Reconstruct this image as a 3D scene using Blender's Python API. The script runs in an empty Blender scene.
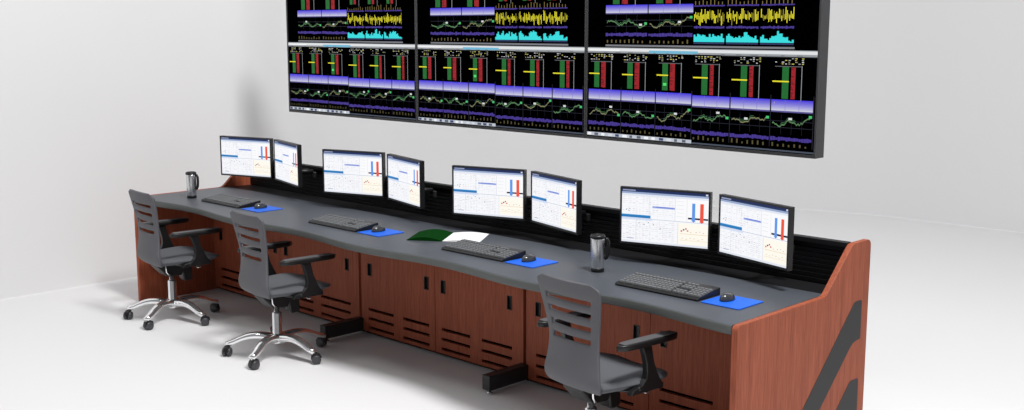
import bpy, bmesh, math, random
from mathutils import Vector, Matrix
PI = math.pi
C = bpy.context.scene.collection
random.seed(7)

# ------------------------------------------------------------------ materials
def lin(c):
    return tuple(((x/255)/12.92 if x/255 <= .04045 else ((x/255+.055)/1.055)**2.4) for x in c) + (1,)

def mat(name, rgb, rough=.5, metal=0.0, spec=.5, noise=0.0, nscale=40, bump=0.0, coat=0.0):
    m = bpy.data.materials.new(name); m.use_nodes = True
    nt = m.node_tree; b = nt.nodes['Principled BSDF']
    b.inputs['Base Color'].default_value = lin(rgb)
    b.inputs['Roughness'].default_value = rough
    b.inputs['Metallic'].default_value = metal
    b.inputs['Specular IOR Level'].default_value = spec
    b.inputs['Coat Weight'].default_value = coat
    if noise or bump:
        tc = nt.nodes.new('ShaderNodeTexCoord'); n = nt.nodes.new('ShaderNodeTexNoise')
        n.inputs['Scale'].default_value = nscale; n.inputs['Detail'].default_value = 5
        nt.links.new(tc.outputs['Object'], n.inputs['Vector'])
        if noise:
            r = nt.nodes.new('ShaderNodeValToRGB')
            c = lin(rgb)
            r.color_ramp.elements[0].position = .3; r.color_ramp.elements[1].position = .7
            r.color_ramp.elements[0].color = tuple(x*(1-noise) for x in c[:3])+(1,)
            r.color_ramp.elements[1].color = tuple(x*(1+noise) for x in c[:3])+(1,)
            nt.links.new(n.outputs['Fac'], r.inputs['Fac']); nt.links.new(r.outputs['Color'], b.inputs['Base Color'])
        if bump:
            bp = nt.nodes.new('ShaderNodeBump'); bp.inputs['Strength'].default_value = bump; bp.inputs['Distance'].default_value = .002
            nt.links.new(n.outputs['Fac'], bp.inputs['Height']); nt.links.new(bp.outputs['Normal'], b.inputs['Normal'])
    return m

def emit(name, rgb, s=1.0):
    m = bpy.data.materials.new(name); m.use_nodes = True
    nt = m.node_tree; b = nt.nodes['Principled BSDF']
    b.inputs['Base Color'].default_value = (.01, .01, .01, 1)
    b.inputs['Roughness'].default_value = .5
    b.inputs['Specular IOR Level'].default_value = .1
    b.inputs['Emission Color'].default_value = lin(rgb)
    b.inputs['Emission Strength'].default_value = s
    return m

def wood(name, dark, light):
    m = bpy.data.materials.new(name); m.use_nodes = True
    nt = m.node_tree; b = nt.nodes['Principled BSDF']
    tc = nt.nodes.new('ShaderNodeTexCoord'); mp = nt.nodes.new('ShaderNodeMapping')
    mp.inputs['Scale'].default_value = (55, 55, 1.6)
    n = nt.nodes.new('ShaderNodeTexNoise'); n.inputs['Scale'].default_value = 1.0; n.inputs['Detail'].default_value = 6
    n.inputs['Roughness'].default_value = .65
    mp2 = nt.nodes.new('ShaderNodeMapping'); mp2.inputs['Scale'].default_value = (260, 260, 9)
    n2 = nt.nodes.new('ShaderNodeTexNoise'); n2.inputs['Scale'].default_value = 1.0; n2.inputs['Detail'].default_value = 3
    mx = nt.nodes.new('ShaderNodeMix'); mx.data_type = 'FLOAT'; mx.inputs[0].default_value = .55
    r = nt.nodes.new('ShaderNodeValToRGB')
    r.color_ramp.elements[0].position = .36; r.color_ramp.elements[1].position = .62
    r.color_ramp.elements[0].color = lin(dark); r.color_ramp.elements[1].color = lin(light)
    nt.links.new(tc.outputs['Object'], mp.inputs['Vector']); nt.links.new(mp.outputs['Vector'], n.inputs['Vector'])
    nt.links.new(tc.outputs['Object'], mp2.inputs['Vector']); nt.links.new(mp2.outputs['Vector'], n2.inputs['Vector'])
    nt.links.new(n.outputs['Fac'], mx.inputs[2]); nt.links.new(n2.outputs['Fac'], mx.inputs[3])
    nt.links.new(mx.outputs[0], r.inputs['Fac']); nt.links.new(r.outputs['Color'], b.inputs['Base Color'])
    b.inputs['Roughness'].default_value = .55
    b.inputs['Specular IOR Level'].default_value = .23
    return m

M = dict(
    wood=wood('cherry_wood', (130, 64, 43), (169, 91, 64)),
    top=mat('grey_laminate', (72, 76, 83), .42, noise=.05, nscale=120, spec=.4),
    edge=mat('grey_edge_band', (80, 84, 82), .5),
    black=mat('black_plastic', (16, 16, 18), .42),
    satin=mat('black_satin_metal', (20, 20, 22), .32, spec=.5),
    slat=mat('black_slat', (22, 22, 24), .5, spec=.25),
    foot=mat('charcoal_steel', (34, 36, 38), .45),
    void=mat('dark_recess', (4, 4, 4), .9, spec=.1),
    stripe=mat('charcoal_inlay', (37, 37, 39), .6),
    bezel=mat('monitor_black', (22, 22, 24), .35),
    wallbezel=mat('display_charcoal', (52, 52, 54), .45),
    fabric=mat('grey_shell', (87, 87, 92), .6, noise=.05, nscale=300, bump=.15),
    seat=mat('grey_cushion', (86, 88, 93), .85, noise=.08, nscale=260, bump=.3),
    pad=mat('arm_pad', (92, 92, 94), .4),  # top face only: glossy reflection of light painted in as paler grey
    chrome=mat('chrome', (250, 250, 251), .11, metal=.93),
    steel=mat('brushed_steel', (222, 223, 225), .24, metal=1),
    caster=mat('caster_grey', (62, 62, 66), .35),
    key=mat('grey_keys', (98, 100, 102), .55),
    keyb=mat('keyboard_black', (24, 24, 25), .38),
    matblue=mat('blue_mat', (14, 96, 215), .55, noise=.04, nscale=200),
    mouse=mat('mouse_grey', (58, 60, 62), .22, spec=.6),
    green=mat('green_paper', (3, 50, 8), .95, spec=.05),
    paper=mat('white_paper', (236, 236, 236), .6),
    print=mat('pale_print', (178, 180, 184), .6),
    cyc=mat('white_sweep', (222, 222, 223), .85, spec=.1),
)
E = {}
def em(rgb, s=1.0):
    k = (rgb, s)
    if k not in E: E[k] = emit('glow_%03d_%03d_%03d' % rgb, rgb, s)
    return E[k]

# ------------------------------------------------------------------ mesh helper
class MB:
    def __init__(s): s.v = []; s.f = []; s.m = []; s.mats = []; s.sm = []
    def mi(s, m):
        if m not in s.mats: s.mats.append(m)
        return s.mats.index(m)
    def face(s, pts, m, smooth=False):
        i = len(s.v); s.v += [tuple(p) for p in pts]; s.f.append(tuple(range(i, i+len(pts)))); s.m.append(s.mi(m)); s.sm.append(smooth)
    def add(s, vs, fs, m, smooth=False, tf=None):
        i = len(s.v)
        s.v += [tuple(tf @ Vector(p)) if tf else tuple(p) for p in vs]
        k = s.mi(m)
        for f in fs: s.f.append(tuple(i+a for a in f)); s.m.append(k); s.sm.append(smooth)
    def box(s, a, b, m, tf=None):
        x0, y0, z0 = a; x1, y1, z1 = b
        vs = [(x0,y0,z0),(x1,y0,z0),(x1,y1,z0),(x0,y1,z0),(x0,y0,z1),(x1,y0,z1),(x1,y1,z1),(x0,y1,z1)]
        s.add(vs, [(0,3,2,1),(4,5,6,7),(0,1,5,4),(1,2,6,5),(2,3,7,6),(3,0,4,7)], m, tf=tf)
    def lathe(s, prof, m, n=24, tf=None, smooth=True):
        vs = []; fs = []
        for r, z in prof:
            for k in range(n):
                a = 2*PI*k/n; vs.append((r*math.cos(a), r*math.sin(a), z))
        for j in range(len(prof)-1):
            for k in range(n):
                a = j*n+k; b = j*n+(k+1) % n; fs.append((a, b, b+n, a+n))
        if prof[0][0] > 1e-5: fs.append(tuple(range(n-1, -1, -1)))
        if prof[-1][0] > 1e-5: fs.append(tuple(range((len(prof)-1)*n, len(prof)*n)))
        s.add(vs, fs, m, smooth, tf)
    def prism(s, poly, a, b, m, axis='x', tf=None):
        # poly in the plane perpendicular to axis, extruded a..b
        def P(p, t):
            return {'x': (t, p[0], p[1]), 'y': (p[0], t, p[1]), 'z': (p[0], p[1], t)}[axis]
        n = len(poly); vs = [P(p, a) for p in poly]+[P(p, b) for p in poly]
        fs = [tuple(range(n-1, -1, -1)), tuple(range(n, 2*n))]+[(i, (i+1) % n, (i+1) % n+n, i+n) for i in range(n)]
        s.add(vs, fs, m, tf=tf)
    def sweep(s, path, secs, m, smooth=True, up=Vector((0, 0, 1)), n=12, tf=None, power=2.0):
        # superelliptic section (w, h) along a path
        vs = []; fs = []; N = len(path)
        P = [Vector(p) for p in path]
        for i in range(N):
            t = (P[min(i+1, N-1)]-P[max(i-1, 0)]).normalized()
            side = t.cross(up)
            if side.length < 1e-3: side = t.cross(Vector((0, 1, 0)))
            side.normalize(); u = side.cross(t).normalized()
            w, h = secs[i] if isinstance(secs, list) else secs
            for k in range(n):
                a = 2*PI*k/n; c, d = math.cos(a), math.sin(a)
                e = 2/power
                x = math.copysign(abs(c)**e, c)*w/2; y = math.copysign(abs(d)**e, d)*h/2
                vs.append(P[i]+side*x+u*y)
        for i in range(N-1):
            for k in range(n):
                a = i*n+k; b = i*n+(k+1) % n; fs.append((a, b, b+n, a+n))
        fs.append(tuple(range(n-1, -1, -1))); fs.append(tuple(range((N-1)*n, N*n)))
        s.add(vs, fs, m, smooth, tf)
    def build(s, name, parent=None, bevel=0, seg=2, fix=True):
        me = bpy.data.meshes.new(name); me.from_pydata(s.v, [], s.f)
        for m in s.mats: me.materials.append(m)
        for p, k, sm in zip(me.polygons, s.m, s.sm): p.material_index = k; p.use_smooth = sm
        if fix:
            bm = bmesh.new(); bm.from_mesh(me); bmesh.ops.recalc_face_normals(bm, faces=bm.faces); bm.to_mesh(me); bm.free()
        me.update()
        o = bpy.data.objects.new(name, me); C.objects.link(o)
        if parent: o.parent = parent
        if bevel:
            b = o.modifiers.new('bevel', 'BEVEL'); b.width = bevel; b.segments = seg; b.limit_method = 'ANGLE'; b.angle_limit = math.radians(40)
            b.harden_normals = False
        return o

def thing(name, label, cat, loc=(0, 0, 0), rotz=0, group=None):
    o = bpy.data.objects.new(name, None); C.objects.link(o); o.empty_display_size = .1
    o.location = loc; o.rotation_euler = (0, 0, rotz)
    tag(o, label, cat, group); return o
def tag(o, label, cat, group=None):
    o['label'] = label; o['category'] = cat
    if group: o['group'] = group
    return o
def copy_tree(o, parent=None):
    c = o.copy(); C.objects.link(c); c.parent = parent
    for ch in [x for x in ALL() if x.parent == o]: copy_tree(ch, c)
    return c
def ALL(): return list(bpy.data.objects)

# ------------------------------------------------------------------ dimensions
L = 4.972; T = .028; ZD = .76
XB = [T, 1.78, 3.23, L-T]          # cabinet bays
YC = .60                            # cabinet fronts
YB = 1.09

def edge_y(x):
    return .027*(1-math.cos(2*PI*(x-1.29)/1.24))

# ------------------------------------------------------------------ setting
def setting():
    # seamless white studio: flat floor, left and back walls with a small cove at the foot and a wide round corner
    XW, YW, RC, RK, H = -.76, 7.2, .012, 3.2, 6.5      # left wall, back wall, cove radius, corner radius, height
    def section(n):            # (offset from the wall plane, height)
        p = [(RC-RC*math.sin(PI/2*i/n), RC-RC*math.cos(PI/2*i/n)) for i in range(n+1)]
        return p+[(0, 2.0), (0, H)]
    sec = section(14)
    def sweep(name, path):     # path of (x, y, nx, ny): plan point of the wall plane and its inward normal
        w = MB(); vs = []; fs = []; K = len(sec)
        for x, y, nx, ny in path:
            for off, z in sec: vs.append((x+nx*off, y+ny*off, z))
        for i in range(len(path)-1):
            for k in range(K-1): fs.append((i*K+k, (i+1)*K+k, (i+1)*K+k+1, i*K+k+1))
        w.add(vs, fs, M['cyc'], True)
        o = w.build(name, fix=False); o['kind'] = 'structure'
    corner = []
    for i in range(25):
        a = PI/2*i/24
        corner.append((XW+RK-RK*math.cos(a), YW-RK+RK*math.sin(a), math.cos(a), -math.sin(a)))
    sweep('wall_left', [(XW, -14, 1, 0), (XW, -4, 1, 0), (XW, 0, 1, 0), (XW, YW-RK-.01, 1, 0)]+corner[:13])
    sweep('wall_back', corner[12:]+[(XW+RK+.01, YW, 0, -1), (8, YW, 0, -1), (22, YW, 0, -1)])
    fl = MB()
    inner = [(x+nx*RC, y+ny*RC, 0) for x, y, nx, ny in corner]
    fl.face([(XW+RC, -14, 0), (22, -14, 0), (22, YW-RC, 0)]+inner[::-1], M['cyc'])
    o = fl.build('floor', fix=False); o['kind'] = 'structure'
setting()

# ------------------------------------------------------------------ console
def holed(mb, x0, x1, z0, z1, holes, y0, y1, m):
    """board between y0 (front) and y1 with rectangular through holes"""
    xs = sorted(set([x0, x1]+[h[0] for h in holes]+[h[1] for h in holes]))
    zs = sorted(set([z0, z1]+[h[2] for h in holes]+[h[3] for h in holes]))
    def solid(i, j):
        if i < 0 or j < 0 or i >= len(xs)-1 or j >= len(zs)-1: return False
        cx = (xs[i]+xs[i+1])/2; cz = (zs[j]+zs[j+1])/2
        return not any(h[0] < cx < h[1] and h[2] < cz < h[3] for h in holes)
    for i in range(len(xs)-1):
        for j in range(len(zs)-1):
            if not solid(i, j): continue
            a, b, c, d = xs[i], xs[i+1], zs[j], zs[j+1]
            mb.face([(a, y0, c), (b, y0, c), (b, y0, d), (a, y0, d)], m)
            mb.face([(a, y1, c), (a, y1, d), (b, y1, d), (b, y1, c)], m)
            if not solid(i-1, j): mb.face([(a, y0, c), (a, y0, d), (a, y1, d), (a, y1, c)], m)
            if not solid(i+1, j): mb.face([(b, y0, c), (b, y1, c), (b, y1, d), (b, y0, d)], m)
            if not solid(i, j-1): mb.face([(a, y0, c), (a, y1, c), (b, y1, c), (b, y0, c)], m)
            if not solid(i, j+1): mb.face([(a, y0, d), (b, y0, d), (b, y1, d), (a, y1, d)], m)

ZU = .718                       # underside of the worktop
def cabinet(x0, x1, seam, hx, slots, label):
    t = thing('cabinet', label, 'cabinet', ((x0+x1)/2, YC, 0), 0, 'cabinet units under the long worktop')
    cx = (x0+x1)/2
    L_ = lambda x: x-cx
    g = .004
    b = MB()
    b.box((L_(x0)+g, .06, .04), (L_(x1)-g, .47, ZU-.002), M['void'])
    b.box((L_(x0)+g, .022, .035), (L_(x0)+.026, .06, ZU-.002), M['wood'])
    b.box((L_(x1)-.026, .022, .035), (L_(x1)-g, .06, ZU-.002), M['wood'])
    b.build('body', t)
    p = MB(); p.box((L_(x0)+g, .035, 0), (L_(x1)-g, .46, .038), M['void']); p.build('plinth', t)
    for k, (a, c) in enumerate(((x0+.012, seam-.002), (seam+.002, x1-.012))):
        holes = []
        for sa, sb in slots[k]:
            for zc in (.172, .112, .052): holes.append((L_(sa), L_(sb), zc-.009, zc+.009))
        hs = hx[k]
        for h in hs: holes.append((L_(h)-.016, L_(h)+.016, .392, .466))
        d = MB(); holed(d, L_(a), L_(c), .022, ZU-.012, holes, 0, .02, M['wood'])
        door = d.build('door', t)
        for h in hs:
            q = MB(); X = L_(h)
            q.box((X-.016, .012, .392), (X+.016, .02, .466), M['black'])
            q.box((X-.019, -.003, .389), (X-.0155, .014, .469), M['black']); q.box((X+.0155, -.003, .389), (X+.019, .014, .469), M['black'])
            q.box((X-.016, -.003, .4655), (X+.016, .014, .469), M['black']); q.box((X-.016, -.003, .389), (X+.016, .014, .3925), M['black'])
            q.build('pull_handle', door)
    return t
c1 = cabinet(XB[0], XB[1], .905, [(.14, .84), (.968, 1.648)], [[(.12, .42), (.51, .80)], [(.99, 1.27), (1.36, 1.678)]],
             'cherry wood cabinet under the far left end of the worktop, behind two chairs')
c2 = cabinet(XB[1], XB[2], 2.495, [(1.88, 2.42), (2.567, 3.114)], [[(1.861, 2.108), (2.20, 2.441)], [(2.55, 2.794), (2.89, 3.134)]],
             'cherry wood middle cabinet between the two black floor feet, doors unobstructed')
c3 = cabinet(XB[2], XB[3], 4.085, [(3.33, 4.0), (4.17, 4.84)], [[(3.315, 3.6), (3.69, 3.99)], [(4.15, 4.464), (4.56, 4.86)]],
             'cherry wood cabinet nearest the camera, behind the front chair')

def foot(x, label):
    t = thing('support_foot', label, 'support foot', (x, .3, 0), 0, 'black feet under the worktop')
    b = MB(); b.box((-.028, 0, .022), (.028, .335, .105), M['foot']); b.build('beam', t, .003)
    g = MB(); g.lathe([(.016, 0), (.018, .006), (.007, .01), (.007, .024)], M['steel'], 16, Matrix.Translation((0, .03, 0))); g.build('levelling_foot', t)
foot(1.78, 'black steel foot on the floor by the second chair, left of the middle cabinet')
foot(3.23, 'black steel foot on the floor left of the front chair')

def end_panel(x0, outer, label, stripes):
    t = thing('end_panel', label, 'end panel', (x0, 0, 0), 0, 'wooden end panels of the console')
    def arc(cx, cy, r, a0, a1, n=6): return [(cx+r*math.cos(math.radians(a0+(a1-a0)*i/n)), cy+r*math.sin(math.radians(a0+(a1-a0)*i/n))) for i in range(n+1)]
    poly = [(0, 0)]+arc(.02, .741, .02, 180, 95)+[(.675, .760), (.698, .763), (.716, .773)]+[(.912, .950), (.93, .962), (.955, .967)]+arc(1.075, .937, .030, 88, 0)+[(1.105, 0)]
    b = MB(); b.prism(poly, 0, T, M['wood'], 'x'); b.build('board', t, .003)
    s = MB()
    xx = T if outer else 0
    e = .0015 if outer else -.0015
    for poly in stripes:
        s.prism(poly, xx-e, xx+e, M['stripe'], 'x')
    s.build('inlay', t)
    return t
S1 = [(.955, .676), (.968, .687), (.985, .690), (1.030, .689), (1.038, .682), (1.040, .512), (1.034, .503), (.995, .501), (.968, .494), (.945, .479), (.53, .105), (.50, .09), (.37, .09), (.355, .10), (.358, .113), (.37, .127)]
S2 = [(.94, .296), (.955, .308), (.972, .313), (1.030, .312), (1.038, .304), (1.040, .10), (1.032, .09), (.74, .09), (.728, .096), (.733, .105)]
end_panel(L-T, True, 'cherry wood end panel nearest the camera with charcoal diagonal inlays', [S1, S2])
end_panel(0, False, 'cherry wood end panel at the far left end, inner face seen behind the first chair', [S1, S2])

def worktop():
    pts = []; N = 160
    xa, xb = T+.001, L-T-.001
    for i in range(N+1):
        x = xa+(xb-xa)*i/N; pts.append((x, edge_y(x)))
    back = .742
    m = MB(); vs = []; fs = []
    r = .006
    for (x, y) in pts:
        vs += [(x, y+r, ZD), (x, y+r*.3, ZD-r*.3), (x, y, ZD-r), (x, y, ZU+r), (x, y+r, ZU), (x, back, ZU), (x, back, ZD)]
    K = 7
    top = []; side = []
    for i in range(N):
        for k in range(K):
            a = i*K+k; b = i*K+(k+1) % K
            (side if k in (1, 2, 3) else top).append((a, a+K, b+K, b))
    m.add(vs, top+[tuple(range(K)), tuple(range(N*K+K-1, N*K-1, -1))], M['top'])
    o0 = len(m.v)-len(vs)
    k = m.mi(M['edge'])
    for f in side: m.f.append(tuple(o0+a for a in f)); m.m.append(k); m.sm.append(True)
    o = m.build('worktop')
    tag(o, 'long grey laminate worktop with a wavy front edge', 'worktop')
worktop()

def slatwall():
    t = thing('slat_wall', 'low black slatted rail wall running behind the monitors', 'slat wall', (L/2, .742, 0))
    w = L/2-T-.001
    b = MB(); b.box((-w, .001, ZU+.002), (w, .19, ZD-.004), M['slat'])          # cable ledge
    b.build('cable_ledge', t, .002)
    s = MB(); z = ZD-.003; hgt = .0235
    s.box((-w, .205, ZU+.002), (w, .222, ZD+.19), M['slat'])
    while z < .94:
        s.prism([(.205, z+.001), (.197, z+.003), (.194, z+hgt-.002), (.205, z+hgt)], -w, w, M['slat'], 'x')
        z += hgt
    s.build('slats', t)
    c = MB(); c.box((-w, .182, .944), (w, .226, .968), M['slat']); c.build('top_rail', t, .003)
slatwall()

# ------------------------------------------------------------------ desk monitors
def screen_art(mb, w, h, y0):
    W = lambda u: (u-.5)*w
    Z = lambda v: (1-v)*h
    lay = [0]
    def q(u0, v0, u1, v1, c, s=1.0, l=1):
        y = y0-l*.0004
        mb.face([(W(u0), y, Z(v1)), (W(u1), y, Z(v1)), (W(u1), y, Z(v0)), (W(u0), y, Z(v0))], em(c, s))
    rnd = random.Random(3)
    q(0, 0, 1, 1, (247, 248, 252), 1.0, 0)
    q(0, 0, 1, .05, (34, 48, 92)); q(.01, .012, .16, .035, (150, 160, 190), 1, 2)
    q(.965, .01, .99, .04, (210, 214, 226), 1, 2)
    q(0, .05, 1, .085, (150, 168, 205)); q(0, .085, 1, .12, (226, 231, 242))
    q(0, .965, 1, 1, (226, 230, 240))
    for u in (.32, .62): q(u, .13, u+.004, .54, (196, 203, 216), 1, 2)
    q(0, .54, 1, .549, (176, 186, 204), 1, 2); q(0, .125, .62, .13, (205, 210, 222), 1, 2)
    q(0, .475, .34, .53, (38, 120, 186), 1, 3); q(.0, .475, .34, .485, (84, 160, 214), 1, 4)
    q(0, .53, .36, .575, (214, 224, 244), 1, 2)
    q(.36, .295, .62, .33, (150, 168, 226), 1, 3); q(.40, .30, .60, .312, (90, 110, 205), 1, 4)
    for r in range(9):
        v = .15+r*.036
        if .28 < v < .34: continue
        for c in range(16):
            u = .015+c*.0385
            if rnd.random() < .62: q(u, v, u+.012+rnd.random()*.020, v+.006, rnd.choice([(196, 200, 210), (168, 174, 190), (204, 204, 206), (222, 200, 198)]), 1, 3)
    for r in range(11):
        v = .585+r*.034
        for c in range(16):
            u = .015+c*.0385
            if rnd.random() < .62: q(u, v, u+.012+rnd.random()*.020, v+.006, rnd.choice([(194, 198, 208), (160, 168, 186), (206, 204, 196), (222, 198, 196)]), 1, 3)
    q(.07, .92, .15, .93, (96, 110, 170), 1, 4)
    for u, v in ((.2, .62), (.26, .64), (.31, .60), (.37, .63), (.05, .38), (.09, .36), (.45, .70), (.08, .40)): q(u, v, u+.012, v+.018, (150, 152, 165), 1, 4)
    for r in range(5): q(0, .185+r*.072, .62, .188+r*.072, (222, 225, 232), 1, 2)
    for r in range(5): q(0, .62+r*.072, .65, .623+r*.072, (220, 222, 228), 1, 2)
    for c in range(7): q(.08+c*.085, .125, .0825+c*.085, .96, (226, 229, 236), 1, 2)
    q(0, .72, .62, .724, (216, 218, 226), 1, 2); q(.17, .56, .173, .96, (214, 218, 226), 1, 2)
    # bar panel upper right
    q(.63, .13, 1, .54, (250, 250, 252), 1, 1)
    for k in range(5): q(.64, .17+k*.07, .72, .176+k*.07, (214, 218, 226), 1, 2)
    q(.755, .13, .758, .54, (205, 208, 216), 1, 2)
    q(.77, .455, .995, .488, (30, 30, 62), 1, 3)
    q(.815, .19, .85, .52, (92, 150, 232), 1, 4); q(.905, .19, .945, .52, (238, 84, 62), 1, 4)
    mb.face([(W(.805), y0-.0016, Z(.505)), (W(.8325), y0-.0016, Z(.54)), (W(.86), y0-.0016, Z(.505))], em((92, 150, 232), 1.0))
    mb.face([(W(.895), y0-.0016, Z(.515)), (W(.925), y0-.0016, Z(.55)), (W(.955), y0-.0016, Z(.515))], em((238, 84, 62), 1.0))
    # chart panel lower right
    q(.655, .57, 1, .96, (253, 249, 238), 1, 1)
    q(.655, .57, .66, .96, (205, 208, 216), 1, 2); q(.68, .76, 1, .765, (224, 178, 92), 1, 2); q(.68, .88, 1, .884, (228, 200, 150), 1, 2)
    for k, (u, v) in enumerate(((.69, .70), (.715, .675), (.74, .655), (.76, .69), (.80, .72), (.86, .715), (.90, .70), (.94, .72))):
        q(u, v, u+(.018 if k < 4 else .012), v+(.026 if k < 4 else .012), [(206, 60, 52), (60, 56, 70), (190, 70, 60), (214, 96, 70), (222, 170, 120), (214, 120, 90), (190, 186, 176), (222, 150, 110)][k], 1, 3)
    for k in range(6): q(.70+k*.045, .84+.015*math.sin(k*2), .722+k*.045, .848+.015*math.sin(k*2), (226, 190, 140), 1, 3)

MW, MH = .47, .289
def make_monitor():
    t = thing('computer_monitor', '', 'monitor')
    b = MB(); g = .011
    w, h = MW/2, MH
    # frame ring and rear shell
    for a, c in (((-w, 0, 0), (w, .03, g)), ((-w, 0, h-g*.8), (w, .03, h)), ((-w, 0, g), (-w+g*.8, .03, h-g*.8)), ((w-g*.8, 0, g), (w, .03, h-g*.8))):
        b.box(a, c, M['bezel'])
    b.box((-w+.002, .012, .002), (w-.002, .03, h-.002), M['bezel'])
    b.box((-w*.75, .03, h*.14), (w*.75, .045, h*.86), M['bezel'])
    b.build('housing', t)
    s = MB(); gi = g*.8
    sw, sh = MW-2*gi, MH-g-gi
    screen_art(s, sw, sh, .004)
    s.box((-sw/2, .005, 0), (sw/2, .011, sh), M['void'])
    o = s.build('screen', t, fix=False); o.location = (0, 0, g)
    a = MB(); a.box((-.045, .045, h*.28-.04), (.045, .056, h*.28+.04), M['black'])
    a.build('mount_plate', t, .003)
    return t
MON = [(.104, .644, .294, .864), (.599, .776, -.252, .863), (1.354, .644, .307, .859), (1.845, .784, -.256, .856),
       (2.581, .666, .3, .855), (3.068, .817, -.268, .852), (3.844, .65, .291, .858), (4.354, .768, -.263, .859)]
WHERE = ['farthest left pair', 'second pair from the left', 'third pair, beside the open magazine', 'rightmost pair']
mon0 = None
for i, (x, y, a, z) in enumerate(MON):
    if mon0 is None: o = mon0 = make_monitor()
    else: o = copy_tree(mon0)
    cx = x+math.cos(a)*MW/2; cy = y+math.sin(a)*MW/2
    o.location = (cx, cy, z); o.rotation_euler.z = a
    o['group'] = 'desk monitors in angled pairs'
    o['label'] = 'thin black monitor, %s screen of the %s' % ('left' if i % 2 == 0 else 'right', WHERE[i//2])
    # arm from the mounting plate back to the slat wall, in the monitor's own frame
    inv = (Matrix.Translation((cx, cy, z)) @ Matrix.Rotation(a, 4, 'Z')).inverted()
    bx = cx-math.sin(a)*.05; by = cy+math.cos(a)*.05
    pts = [(bx, by, z+MH*.28), (bx, (by+.912)/2, z+MH*.27), (bx, .90, z+MH*.26)]
    m = MB(); m.sweep([inv @ Vector(p) for p in pts], (.030, .020), M['black'], up=Vector((1, 0, 0)), n=10)
    m.build('arm', o)
    m = MB(); m.box((bx-.04, .896, .90), (bx+.04, .918, .938), M['black'], inv); m.build('clamp', o, .002)
# ------------------------------------------------------------------ keyboards, mats, mice
def make_keyboard():
    t = thing('keyboard', '', 'keyboard')
    W, D = .462, .172
    b = MB()
    prof = [(-D/2, .0), (-D/2-.004, .006), (-D/2+.002, .014), (D/2-.004, .036), (D/2, .030), (D/2, 0)]
    b.prism(prof, -W/2, W/2, M['keyb'], 'x')
    b.build('base', t, .003)
    k = MB()
    slope = math.atan2(.022, D-.006)
    tf = Matrix.Translation((0, -D/2+.002, .0142)) @ Matrix.Rotation(slope, 4, 'X')
    rows = 6; kd = .0215
    for r in range(rows):
        y = .012+r*kd+(.006 if r == 5 else 0)
        if r == 0:
            cols = [(-.218, .026), (-.190, .026), (-.162, .026), (-.134, .124), (-.008, .026), (.020, .026), (.048, .022)]
        else:
            cols = [(-.218+.0205*i, .0185) for i in range(14)]
        cols += [(.082+.0205*i, .0185) for i in range(3)] if r not in (2,) else []
        if r < 5: cols += [(.150+.0205*i, .0185) for i in range(4)]
        for x, w in cols:
            vs = [(x, y, 0), (x+w, y, 0), (x+w, y+.0185, 0), (x, y+.0185, 0), (x+.002, y+.002, .007), (x+w-.002, y+.002, .007), (x+w-.002, y+.0165, .007), (x+.002, y+.0165, .007)]
            k.add(vs, [(4, 5, 6, 7), (0, 1, 5, 4), (1, 2, 6, 5), (2, 3, 7, 6), (3, 0, 4, 7)], M['key'], tf=tf)
    k.build('keys', t)
    return t
def make_mousemat():
    m = MB()
    pts = []
    s, r = .098, .008
    for cx, cy, a0 in ((s-r, s-r, 0), (-s+r, s-r, 90), (-s+r, -s+r, 180), (s-r, -s+r, 270)):
        for i in range(5):
            a = math.radians(a0+i*22.5); pts.append((cx+r*math.cos(a), cy+r*math.sin(a)))
    m.prism(pts, 0, .004, M['matblue'], 'z')
    return m.build('mouse_mat')
def make_mouse():
    t = thing('computer_mouse', '', 'mouse')
    m = MB(); vs = []; fs = []; NU, NV = 20, 8
    for j in range(NV+1):
        ph = PI/2*j/NV
        for i in range(NU):
            a = 2*PI*i/NU
            x = .029*math.cos(a)*math.cos(ph)**.6 * (1+.08*math.sin(a)); y = .050*math.sin(a)*math.cos(ph)**.6
            vs.append((x, y, .031*math.sin(ph)*(1-.18*math.sin(a)*math.cos(ph))))
    for j in range(NV):
        for i in range(NU):
            a = j*NU+i; b = j*NU+(i+1) % NU; fs.append((a, b, b+NU, a+NU))
    fs.append(tuple(range(NU-1, -1, -1)))
    m.add(vs, fs, M['mouse'], True); m.build('shell', t)
    w = MB(); w.lathe([(.0, -.004), (.009, -.004), (.009, .004), (0, .004)], M['caster'], 14, Matrix.Translation((0, .028, .020)) @ Matrix.Rotation(PI/2, 4, 'Y'))
    w.build('scroll_wheel', t)
    return t
KB = [.752, 1.99, 3.195, 4.388]
kbd = make_keyboard(); pad = make_mousemat(); mou = make_mouse()
PL = ['below the farthest left monitor pair', 'below the second monitor pair from left', 'below the third monitor pair, beside the magazine', 'below the rightmost monitor pair']
for i, x in enumerate(KB):
    k = kbd if i == 0 else copy_tree(kbd)
    p = pad if i == 0 else copy_tree(pad)
    u = mou if i == 0 else copy_tree(mou)
    k.location = (x, .318, ZD+.0005); k.rotation_euler.z = 0
    k['group'] = 'keyboards on the worktop'; k['label'] = 'black keyboard with grey keys '+PL[i]
    px = [1.118, 2.338, 3.538, 4.732][i]; py = .325
    p.location = (px, py, ZD+.0005); tag(p, 'bright blue square mouse mat '+PL[i], 'mouse mat', 'blue mouse mats on the worktop')
    u.location = ([1.085, 2.305, 3.51, 4.70][i], .335, ZD+.005); u.rotation_euler.z = .12
    u['group'] = 'mice on the blue mats'; u['label'] = 'dark grey mouse on its blue mat '+PL[i]

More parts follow.
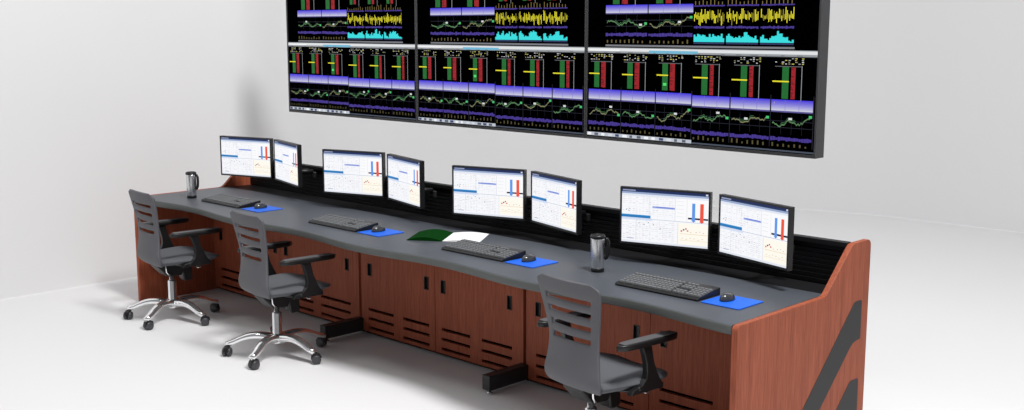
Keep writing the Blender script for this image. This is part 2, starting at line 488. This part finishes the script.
# ------------------------------------------------------------------ travel mugs
def make_mug(name, label, x, y, rz):
    t = thing(name, label, 'travel mug', (x, y, ZD), rz, 'steel travel mugs on the worktop')
    b = MB(); b.lathe([(.031, 0), (.034, .002), (.034, .016), (.033, .018)], M['black'], 28); b.build('base', t)
    b = MB(); b.lathe([(.0325, .0175), (.033, .02), (.0365, .152), (.036, .156)], M['steel'], 32); b.build('cup', t)
    b = MB(); b.lathe([(.0355, .1565), (.0385, .158), (.0385, .166), (.035, .172), (.030, .173), (.028, .168), (0, .168)], M['black'], 28)
    b.box((-.008, -.026, .166), (.008, -.006, .176), M['black'])
    b.build('lid', t)
    h = MB(); h.sweep([(.034, 0, .150), (.046, 0, .150), (.052, 0, .138), (.053, 0, .11), (.050, 0, .080), (.044, 0, .066), (.0345, 0, .062)], (.020, .013), M['black'], up=Vector((0, 1, 0)), n=10)
    h.build('handle', t)
    t.scale = (.96, .96, 1.06)
make_mug('travel_mug', 'steel travel mug with black lid at the far left end of the worktop', .343, .262, math.radians(32))
make_mug('travel_mug', 'steel travel mug with black lid standing between the third and last monitor pairs', 3.91, .40, math.radians(40))

# ------------------------------------------------------------------ open magazine
def magazine():
    A = Vector((2.794, .392)); B = Vector((2.649, .611))
    ax = (B-A).normalized(); side = Vector((-ax.y, ax.x))      # side points to the left page
    H = (B-A).length
    t = thing('open_magazine', 'open magazine with a dark green left page and a white right page', 'magazine', (A.x, A.y, ZD))
    def page(name, sgn, m, width, skew, arch):
        mb = MB(); vs = []; fs = []; N = 14
        for i in range(N+1):
            u = i/N; d = u*width
            z = .003+arch*math.sin(PI*u)
            for v in (0, 1):
                p = ax*(H*v)+side*(sgn*d)+ax*(skew*u)
                vs.append((p.x, p.y, z)); vs.append((p.x, p.y, .0008))
        for i in range(N):
            a = i*4; fs += [(a, a+4, a+6, a+2), (a+1, a+3, a+7, a+5), (a, a+1, a+5, a+4), (a+2, a+6, a+7, a+3)]
        fs += [(0, 2, 3, 1), (N*4, N*4+1, N*4+3, N*4+2)]
        mb.add(vs, fs, m, False); return mb.build(name, t)
    l = page('page', 1, M['green'], .205, .0, .018); l['label'] = 'dark green left page'
    r = page('page', -1, M['paper'], .21, .0, .008); r['label'] = 'white right page'
magazine()

# ------------------------------------------------------------------ office chairs
def make_chair():
    t = thing('office_chair', '', 'office chair')
    # --- back shell: grid with slots, thickened and smoothed
    # z, half width, y
    slots = [(.624, .641), (.683, .700), (.742, .759), (.800, .817)]
    zs = []
    def prof(z):
        tab = [(.410, .145, -.160), (.422, .164, -.178), (.44, .174, -.190), (.475, .172, -.196), (.53, .160, -.194), (.59, .152, -.190), (.65, .154, -.190), (.72, .168, -.200), (.80, .184, -.214), (.86, .193, -.226), (.92, .196, -.238)]
        for i in range(len(tab)-1):
            a, b = tab[i], tab[i+1]
            if a[0] <= z <= b[0]:
                k = (z-a[0])/(b[0]-a[0]); k2 = k*k*(3-2*k)*.3+k*.7
                return a[1]+(b[1]-a[1])*k2, a[2]+(b[2]-a[2])*k2
        return tab[-1][1:]
    zs = [.412, .420, .432, .452, .48, .52, .56, .60]
    for a, b in slots: zs += [a, b]
    zs += [.848, .872, .888, .894]
    us = [-1, -.94, -.82, -.74, -.71, -.62, -.3, 0, .3, .62, .71, .74, .82, .94, 1]
    b = MB(); vs = []; fs = []
    for j, z in enumerate(zs):
        hw, y = prof(z)
        if z >= .888: hw *= .88 if z >= .894 else .96
        for u in us:
            zz = z
            if z >= .848 and abs(u) > .9: zz = z-.012*(z-.848)/.046
            cv = .020*(u*u) * (1.0 if z > .5 else .6)
            vs.append((.012+u*hw, y+cv, zz))
    n = len(us)
    for j in range(len(zs)-1):
        zc = (zs[j]+zs[j+1])/2
        for i in range(n-1):
            uc = (us[i]+us[i+1])/2
            if abs(uc) < .73 and any(a < zc < c for a, c in slots): continue
            fs.append((j*n+i, j*n+i+1, (j+1)*n+i+1, (j+1)*n+i))
    b.add(vs, fs, M['fabric'], True)
    o = b.build('backrest', t)
    s = o.modifiers.new('solid', 'SOLIDIFY'); s.thickness = .018; s.offset = 0
    s = o.modifiers.new('sub', 'SUBSURF'); s.levels = 2; s.render_levels = 2
    # --- seat cushion
    b = MB(); vs = []; fs = []; NX, NY = 18, 18
    def seat_hw(v): return .178+.044*math.sin(min(1, v*1.4)*PI/2)-.050*max(0, (v-.80)/.2)**2
    def seat_pt(u, v, top):
        y = -.165+.395*v+.012*(1-u*u)*v
        x = .008+u*seat_hw(v)
        e = abs(u)
        rnd = math.sqrt(max(0, 1-max(0, (e-.80)/.20)**2))
        nose = max(0, (v-.72)/.28)
        if top: z = .437+(.024-.012*(1-v)**2)*rnd-.006*math.cos(u*PI)-(.020*rnd+.002)*nose**1.3
        else: z = .437-.022*rnd*(1-nose*.9)
        return (x, y, z)
    for top in (1, 0):
        for j in range(NY+1):
            for i in range(NX+1): vs.append(seat_pt(-1+2*i/NX, j/NY, top))
    K = (NX+1)*(NY+1)
    for j in range(NY):
        for i in range(NX):
            a = j*(NX+1)+i; fs.append((a, a+1, a+NX+2, a+NX+1)); fs.append((K+a, K+a+NX+1, K+a+NX+2, K+a+1))
    for i in range(NX): fs.append((i, K+i, K+i+1, i+1)); a = NY*(NX+1)+i; fs.append((a, a+1, K+a+1, K+a))
    for j in range(NY): a = j*(NX+1); fs.append((a, a+NX+1, K+a+NX+1, K+a)); a += NX; fs.append((a, K+a, K+a+NX+1, a+NX+1))
    b.add(vs, fs, M['seat'], True); o = b.build('seat', t)
    # --- mechanism
    b = MB()
    b.prism([(-.125, .43), (-.12, .375), (-.06, .310), (.035, .305), (.055, .345), (.12, .385), (.13, .43)], -.115, .015, M['black'], 'x')
    b.prism([(.038, .38), (.055, .275), (.066, .260), (.108, .264), (.118, .278), (.116, .38)], -.065, .010, M['black'], 'x')
    b.prism([(-.12, .43), (-.11, .415), (.10, .405), (.11, .43)], -.13, .13, M['black'], 'x')
    b.build('tilt_mechanism', t, .006)
    b = MB(); b.sweep([(.04, .06, .385), (.10, .065, .385), (.18, .07, .388), (.215, .07, .388)], [(.010, .008), (.010, .008), (.012, .008), (.030, .006)], M['chrome'], n=8)
    b.build('lever', t)
    for sx in (-1, 1):
        b = MB(); b.sweep([(sx*.04-.022, -.04, .322), (sx*.05-.022, -.06, .325), (sx*.055-.022, -.075, .345), (sx*.055-.022, -.08, .415)], (.010, .009), M['chrome'], n=10)
        b.build('spring_bar', t)
    # --- arms
    for sx in (-1, 1):
        off = -.05 if sx < 0 else 0
        a = MB()
        a.sweep([(sx*.05, .0, .415), (sx*.16, .01, .414), (sx*.215, .035, .416), (sx*.230, .040, .43)], [(.16, .022), (.15, .022), (.12, .026), (.105, .03)], M['black'], up=Vector((0, 0, 1)), n=12, power=3)
        side = [(.140, .405), (.140, .425), (.118, .45), (.100, .485), (.080, .53), (.062, .606), (.006, .606), (.022, .57), (.034, .53), (.038, .49), (.032, .46), (.01, .437), (-.04, .425), (-.06, .405)]
        a.prism(side, sx*.230-.015, sx*.230+.015, M['black'], 'x')
        arm = a.build('armrest', t, .004); arm.location.x = off
        p = MB(); path = []; secs = []; top = []
        for k in range(17):
            v = k/16; y = -.125+.36*v
            e = max(.25, math.sqrt(max(0, 1-abs(2*v-1)**9)))
            hw = (.031-.004*(2*v-1)**2)*e
            path.append((sx*.226, y, .620)); secs.append((2*hw, .030*(.6+.4*e)))
            if 1 <= k <= 15: top.append((y, hw-.006))
        p.sweep(path, secs, M['black'], n=20, power=4.5)
        poly = [(sx*.226+w, y) for y, w in top]+[(sx*.226-w, y) for y, w in top[::-1]]
        p.prism(poly, .634, .637, M['pad'], 'z')  # thin paler sheet on the black pad, sheen put into its colour
        p.build('arm_pad', arm)
    # --- gas lift
    BO = Matrix.Translation((-.058, -.0, 0))
    b = MB(); b.lathe([(.034, .10), (.034, .118), (.0285, .122), (.0285, .262), (.024, .267), (.017, .270), (.017, .315)], M['chrome'], 24, BO); b.build('gas_lift', t)
    # --- star base
    b = MB(); b.lathe([(.030, .078), (.050, .084), (.056, .105), (.052, .128), (.040, .138), (.022, .138)], M['chrome'], 28, BO)
    hub = b.build('base_hub', t)
    for k in range(5):
        a = math.radians(14+72*k); tf = BO @ Matrix.Rotation(a, 4, 'Z')
        l = MB(); path = []; secs = []
        for i in range(12):
            r = .030+.278*i/11; u = i/11
            path.append((r, 0, .110+.018*math.sin(min(1, u*1.2)*PI)-.040*u**2.2)); secs.append((.076-.036*u, .050-.020*u))
        l.sweep(path, secs, M['chrome'], n=14, tf=tf, power=2.6)
        leg = l.build('leg', t)
        c = MB()
        ca = a+[.9, 2.2, .3, 1.5, 2.8][k]
        ct = BO @ Matrix.Translation((.300*math.cos(a), .300*math.sin(a), 0)) @ Matrix.Rotation(ca, 4, 'Z')
        for sy in (-1, 1):
            c.lathe([(0, -.011), (.022, -.011), (.027, -.006), (.027, .006), (.022, .011), (0, .011)], M['caster'], 20,
                    ct @ Matrix.Translation((.012, sy*.015, .027)) @ Matrix.Rotation(PI/2, 4, 'X'))
        c.prism([(-.018, .030), (-.014, .054), (.0, .064), (.02, .064), (.038, .054), (.046, .034), (.03, .036), (.015, .028)], -.012, .012, M['black'], 'y', tf=ct)
        c.lathe([(.008, .05), (.008, .075)], M['chrome'], 10, ct)
        c.build('caster', leg)
    return t
ch0 = make_chair()
CH = [(.655, -.062, -5, 'grey office chair with slotted back farthest left, at the far end of the console'),
      (1.88, -.062, -5, 'grey office chair with slotted back, middle one of three, left of the black floor foot'),
      (4.315, -.055, -6, 'grey office chair nearest the camera, its chrome base cut off by the photo edge')]
for i, (x, y, r, lab) in enumerate(CH):
    o = ch0 if i == 0 else copy_tree(ch0)
    o.location = (x, y, 0); o.rotation_euler.z = math.radians(r)
    o['group'] = 'grey office chairs along the console'; o['label'] = lab

# ------------------------------------------------------------------ video wall
VX, VY, VZ, VW, VH = .244, 1.165, 1.320, 1.464, .4944
def wall_art(mb, seed):
    rnd = random.Random(seed)
    iw = VW-.018
    X = lambda u: .009+u*iw
    def q(u0, v0, u1, v1, c, s=1.0, l=1):
        y = -.0005*l
        mb.face([(X(u0), y, v0*VH), (X(u1), y, v0*VH), (X(u1), y, v1*VH), (X(u0), y, v1*VH)], em(c, s))
    def line(pts, c, th=.008, s=1.0, l=3):
        y = -.0005*l
        for (u0, v0), (u1, v1) in zip(pts[:-1], pts[1:]):
            mb.face([(X(u0), y, (v0-th)*VH), (X(u1), y, (v1-th)*VH), (X(u1), y, (v1+th)*VH), (X(u0), y, (v0+th)*VH)], em(c, s))
    G = (24, 108, 44); RD = (158, 24, 34); YE = (240, 230, 44); LV = (196, 194, 236); BL = (70, 62, 226); PU = (66, 50, 140); GR = (120, 124, 130)
    def chart(u0, u1, v0, v1, k):
        for g in range(1, 4):
            u = u0+(u1-u0)*g/4; q(u, v0, u+.0012, v1, (24, 26, 40), 1, 2)
        for g in (1, 2): v = v0+(v1-v0)*g/3; q(u0, v, u1, v+.006, (24, 26, 40), 1, 2)
        pts = []; h = rnd.random()
        h0 = .35+.2*rnd.random(); h1 = [.55, .4, .75, .8, .85, .8][k % 6]
        for i in range(29):
            w = i/28; pts.append((u0+.006+(u1-u0-.012)*w, v0+(v1-v0)*(h0*(1-w*w)+h1*w*w+.11*math.sin(i*.45+seed+k*2)+.13*(rnd.random()-.5))))
        line(pts, (86, 130, 84) if k % 2 else (122, 126, 88), .0065)
        line([(a, b+.02) for a, b in pts[6:18]], (50, 104, 60), .004)
        i = rnd.randint(10, 24); a, b = pts[i]; q(a-.006, b+.02, a+.008, b+.042, (214, 216, 216), 1, 4)
        a, b = pts[-1]; q(a-.008, b-.012, a+.004, b+.014, (70, 190, 110), 1, 4)
    def lav(u0, u1, v0, v1):
        n = 7
        for g in range(n):
            w = g/(n-1); c = tuple(int(a*(1-w)+b*w) for a, b in zip((96, 86, 214), (200, 200, 220)))
            a = v1-(v1-v0)*(.10+.78*g/n); b = v1-(v1-v0)*(.10+.78*(g+1)/n); q(u0, b, u1, a, c, 1, 3)
        q(u0, v1-(v1-v0)*.10, u1, v1, BL, 1, 3); q(u0, v0, u1, v0+(v1-v0)*.12, (84, 78, 140), 1, 3)
        for g in range(1, 3): u = u0+(u1-u0)*g/3; q(u, v0, u+.0015, v1, (120, 110, 200), 1, 4)
    def noiseband(u0, u1, v0, v1, c):
        n = 16
        for i in range(n):
            a = u0+(u1-u0)*i/n; q(a, v0+(v1-v0)*rnd.random()*.25, a+(u1-u0)/n*.92, v1-(v1-v0)*rnd.random()*.3, c, 1, 3)
    def ladder(u0, u1, v0, v1, kind):
        w = u1-u0
        gx = u0+w*(.17 if kind < 3 else .24); gw = w*.16
        q(u0+w*.06, v1-.012, u0+w*.70, v1-.004, (90, 92, 96), 1, 2)
        q(gx, v0, gx+gw, v1-.012, G, .9, 3); q(gx+gw*1.35, v0, gx+gw*(2.25 if kind < 3 else 2.0), v1-.012, RD, .9, 3)
        for i in range(18):
            v = v0+(v1-v0)*i/18
            if rnd.random() < .6: q(gx+gw*1.35, v, gx+gw*(1.5+.5*rnd.random()), v+.008, (70, 10, 16), 1, 4)
            if rnd.random() < .5: q(gx+gw*.1, v, gx+gw*.8, v+.005, (28, 96, 44), 1, 4)
        q(u0+w*.70, v0-.03, u0+w*.715, v1, (150, 152, 156), 1, 3)
        vm = v0+(v1-v0)*(.48+.05*rnd.random())
        q(u0+w*.01, vm, gx+gw*1.05, vm+.014, YE, .9, 5)
        if kind == 2: q(gx+gw*.2, v0+.05, gx+gw*.8, v0+.08, (80, 220, 110), 1, 5)
    def header(u0, u1, v0, v1):
        for r in range(4):
            v = v0+(v1-v0)*r/4
            for c in range(9):
                if rnd.random() < .5:
                    u = u0+(u1-u0)*(.06+.08*c); q(u, v, u+(u1-u0)*(.03+.03*rnd.random()), v+.008, rnd.choice([(206, 196, 96), (170, 172, 176), (150, 150, 120), (214, 214, 214)]), 1, 3)
    q(0, .0, 1, 2.0, (2, 2, 4), 1, 0)
    th = 1/6
    for half in (0, 1):
        dz = -.015 if half else 0
        lo = -.035 if half else 0
        for k in range(3):
            i = half*3+k; u0 = .008+i*(.985/6); u1 = u0+.985/6-.005
            header(u0, u1, .885, .955)
            ladder(u0, u1, .572+dz*1.8, .872, i % 3 if half == 0 else 3)
            lav(u0, u1, .425+dz, .55+dz)
            chart(u0, u1, .19, .40+dz, i)
            noiseband(u0, u1, .142+lo*.6, .190+lo*.6, PU)
            for g in range(7):
                u = u0+(u1-u0)*(g+.3)/7.5; q(u, .085+lo*.5, u+.006, .10+lo*.5+.03*rnd.random(), (84, 76, 44), 1, 3)
            q(u1+.0015, .06, u1+.003, .58, (46, 46, 60), 1, 2)
            if i == 5: q(u0+.01, .50, u0+.012, .51, YE, 1, 3)
    q(.0, .02, .5, .058, (188, 194, 204), 1, 2)
    for g in range(14):
        u = .004+g*.035; q(u, .024, u+.012+.012*rnd.random(), .052, rnd.choice([(240, 242, 246), (90, 96, 110), (60, 70, 110), (210, 214, 224)]), 1, 3)
    q(.5, .018, 1, .034, (70, 78, 92), 1, 2)
    # upper desktop
    q(0, .962, 1, 1.022, (150, 154, 158), 1, 2); q(0, .982, 1, 1.014, (222, 224, 226), 1, 3); q(.62, .955, 1, .962, (90, 94, 98), 1, 2)
    q(.30, .966, .52, .996, (110, 180, 210), 1, 4); q(.01, .984, .16, .998, (244, 244, 246), 1, 4)
    for g in range(16): u = .02+g*.06; q(u, .965, u+.03*rnd.random(), .972, (110, 112, 116), 1, 4)
    q(.09, 1.035, .91, 1.055, (120, 122, 128), 1, 2)
    for k in range(2):
        u0 = .09+k*.205; u1 = u0+.20
        ladder(u0, u1, 1.50, 1.86, k); header(u0, u1, 1.88, 1.95)
        lav(u0, u1, 1.392, 1.49); chart(u0, u1, 1.19, 1.385, k+1)
        noiseband(u0, u1, 1.145, 1.19, PU)
        for g in range(9):
            u = u0+.2*(g+.3)/9.5; q(u, 1.075, u+.006, 1.09+.03*rnd.random(), (104, 92, 52), 1, 3)
    for k in range(3):
        u0 = .50+k*.138; u1 = u0+.130
        noiseband(u0, u1, 1.458, 1.478, PU)
        n = 26
        for i in range(n):
            u = u0+(u1-u0)*i/n; c = 1.355+.01*math.sin(i+k); a = .012+.07*rnd.random()**1.8; b = .012+.07*rnd.random()**1.8
            q(u, c-a, u+(u1-u0)/n*.58, c+b, YE if rnd.random() > .3 else (150, 140, 34), 1, 3)
        for i in range(8):
            u = u0+(u1-u0)*(i+.2)/8; q(u, 1.478, u+.003, 1.50+.05*rnd.random(), (130, 112, 60), 1, 3)
        noiseband(u0, u1, 1.232, 1.262, PU)
        n = 18
        for i in range(n):
            u = u0+(u1-u0)*i/n; hh = .035+.025*math.sin(i*.55+k)+.045*rnd.random()**2+(.03 if 4 < i < 12 else 0)
            q(u, 1.095, u+(u1-u0)/n*1.02, 1.095+hh, (52, 220, 222), 1, 3)
        q(u0, 1.075, u1, 1.09, (44, 52, 96), 1, 3)
        ladder(u0, u1, 1.56, 1.86, 1)
    q(0, 1.955, 1, 2.0, (178, 182, 186), 1, 2)

def make_display(i, label):
    t = thing('wall_display', label, 'display', (VX+i*VW, VY, VZ), 0, 'big displays of the video wall')
    b = MB(); H = 2*VH
    for a, c in (((.001, -.006, -.012), (VW-.001, .0, .004)), ((.001, -.006, H-.004), (VW-.001, .0, H+.012)), ((.001, -.006, .004), (.011, 0, H-.004)), ((VW-.011, -.006, .004), (VW-.001, 0, H-.004))):
        b.box(a, c, M['wallbezel'])
    for x in (VW*.2, VW*.8): b.box((x-.05, .075, H*.6), (x+.05, .11, H-.1), M['wallbezel'])
    b.box((.001, 0, -.012), (VW-.001, .075, H+.012), M['wallbezel'])
    b.build('frame', t)
    s = MB(); wall_art(s, i*5+1); s.build('screen', t, fix=False)
    for x in (VW*.2, VW*.8):
        r = MB(); r.lathe([(.012, H-.2), (.012, 6.4-VZ)], M['wallbezel'], 12, Matrix.Translation((x, .088, 0))); r.build('suspension_rod', t)
    return t
for i, l in enumerate(['leftmost of the three large trading-chart displays above the console', 'middle one of the three large trading-chart displays above the console', 'rightmost of the three large trading-chart displays above the console']):
    make_display(i, l)

# ------------------------------------------------------------------ light
w = bpy.data.worlds.new('studio'); bpy.context.scene.world = w; w.use_nodes = True
w.node_tree.nodes['Background'].inputs[0].default_value = (.97, .98, 1, 1)
w.node_tree.nodes['Background'].inputs[1].default_value = .23
def lamp(name, loc, target, size, watts):
    l = bpy.data.lights.new(name, 'AREA'); l.shape = 'DISK'; l.size = size; l.energy = watts; l.color = (1, .99, .98)
    o = bpy.data.objects.new(name, l); C.objects.link(o); o.location = loc
    o.rotation_euler = (Vector(loc)-Vector(target)).to_track_quat('Z', 'Y').to_euler()
KEY = 740
lamp('key_light', (7.2, -.5, 8.0), (2.4, 0.6, 0), 1.8, KEY)
lamp('added_overhead_fill', (4.0, -1.0, 7.2), (4.0, -1.0, 0), 4.5, 120)  # added broad fill, no fixture there; softens chair and display shadows

lamp('added_wall_fill', (1.6, -2.2, 6.2), (-.76, -.6, 3.9), 1.0, 42)  # added lamp, no such fixture; whitens the top of the left wall

# ------------------------------------------------------------------ camera
cam = bpy.data.cameras.new('camera'); co = bpy.data.objects.new('camera', cam); C.objects.link(co)
cam.sensor_width = 36; cam.lens = 36*1127.459/1024; cam.clip_end = 200
yaw, pitch = .7731, .1568
f = Vector((-math.sin(yaw)*math.cos(pitch), math.cos(yaw)*math.cos(pitch), -math.sin(pitch)))
co.location = (7.3711, -3.7443, 1.9391)
co.rotation_euler = f.to_track_quat('-Z', 'Y').to_euler()
sc = bpy.context.scene; sc.camera = co
vs = sc.view_settings; vs.view_transform = 'Standard'; vs.look = 'None'; vs.gamma = 1; vs.exposure = 0; vs.use_curve_mapping = False
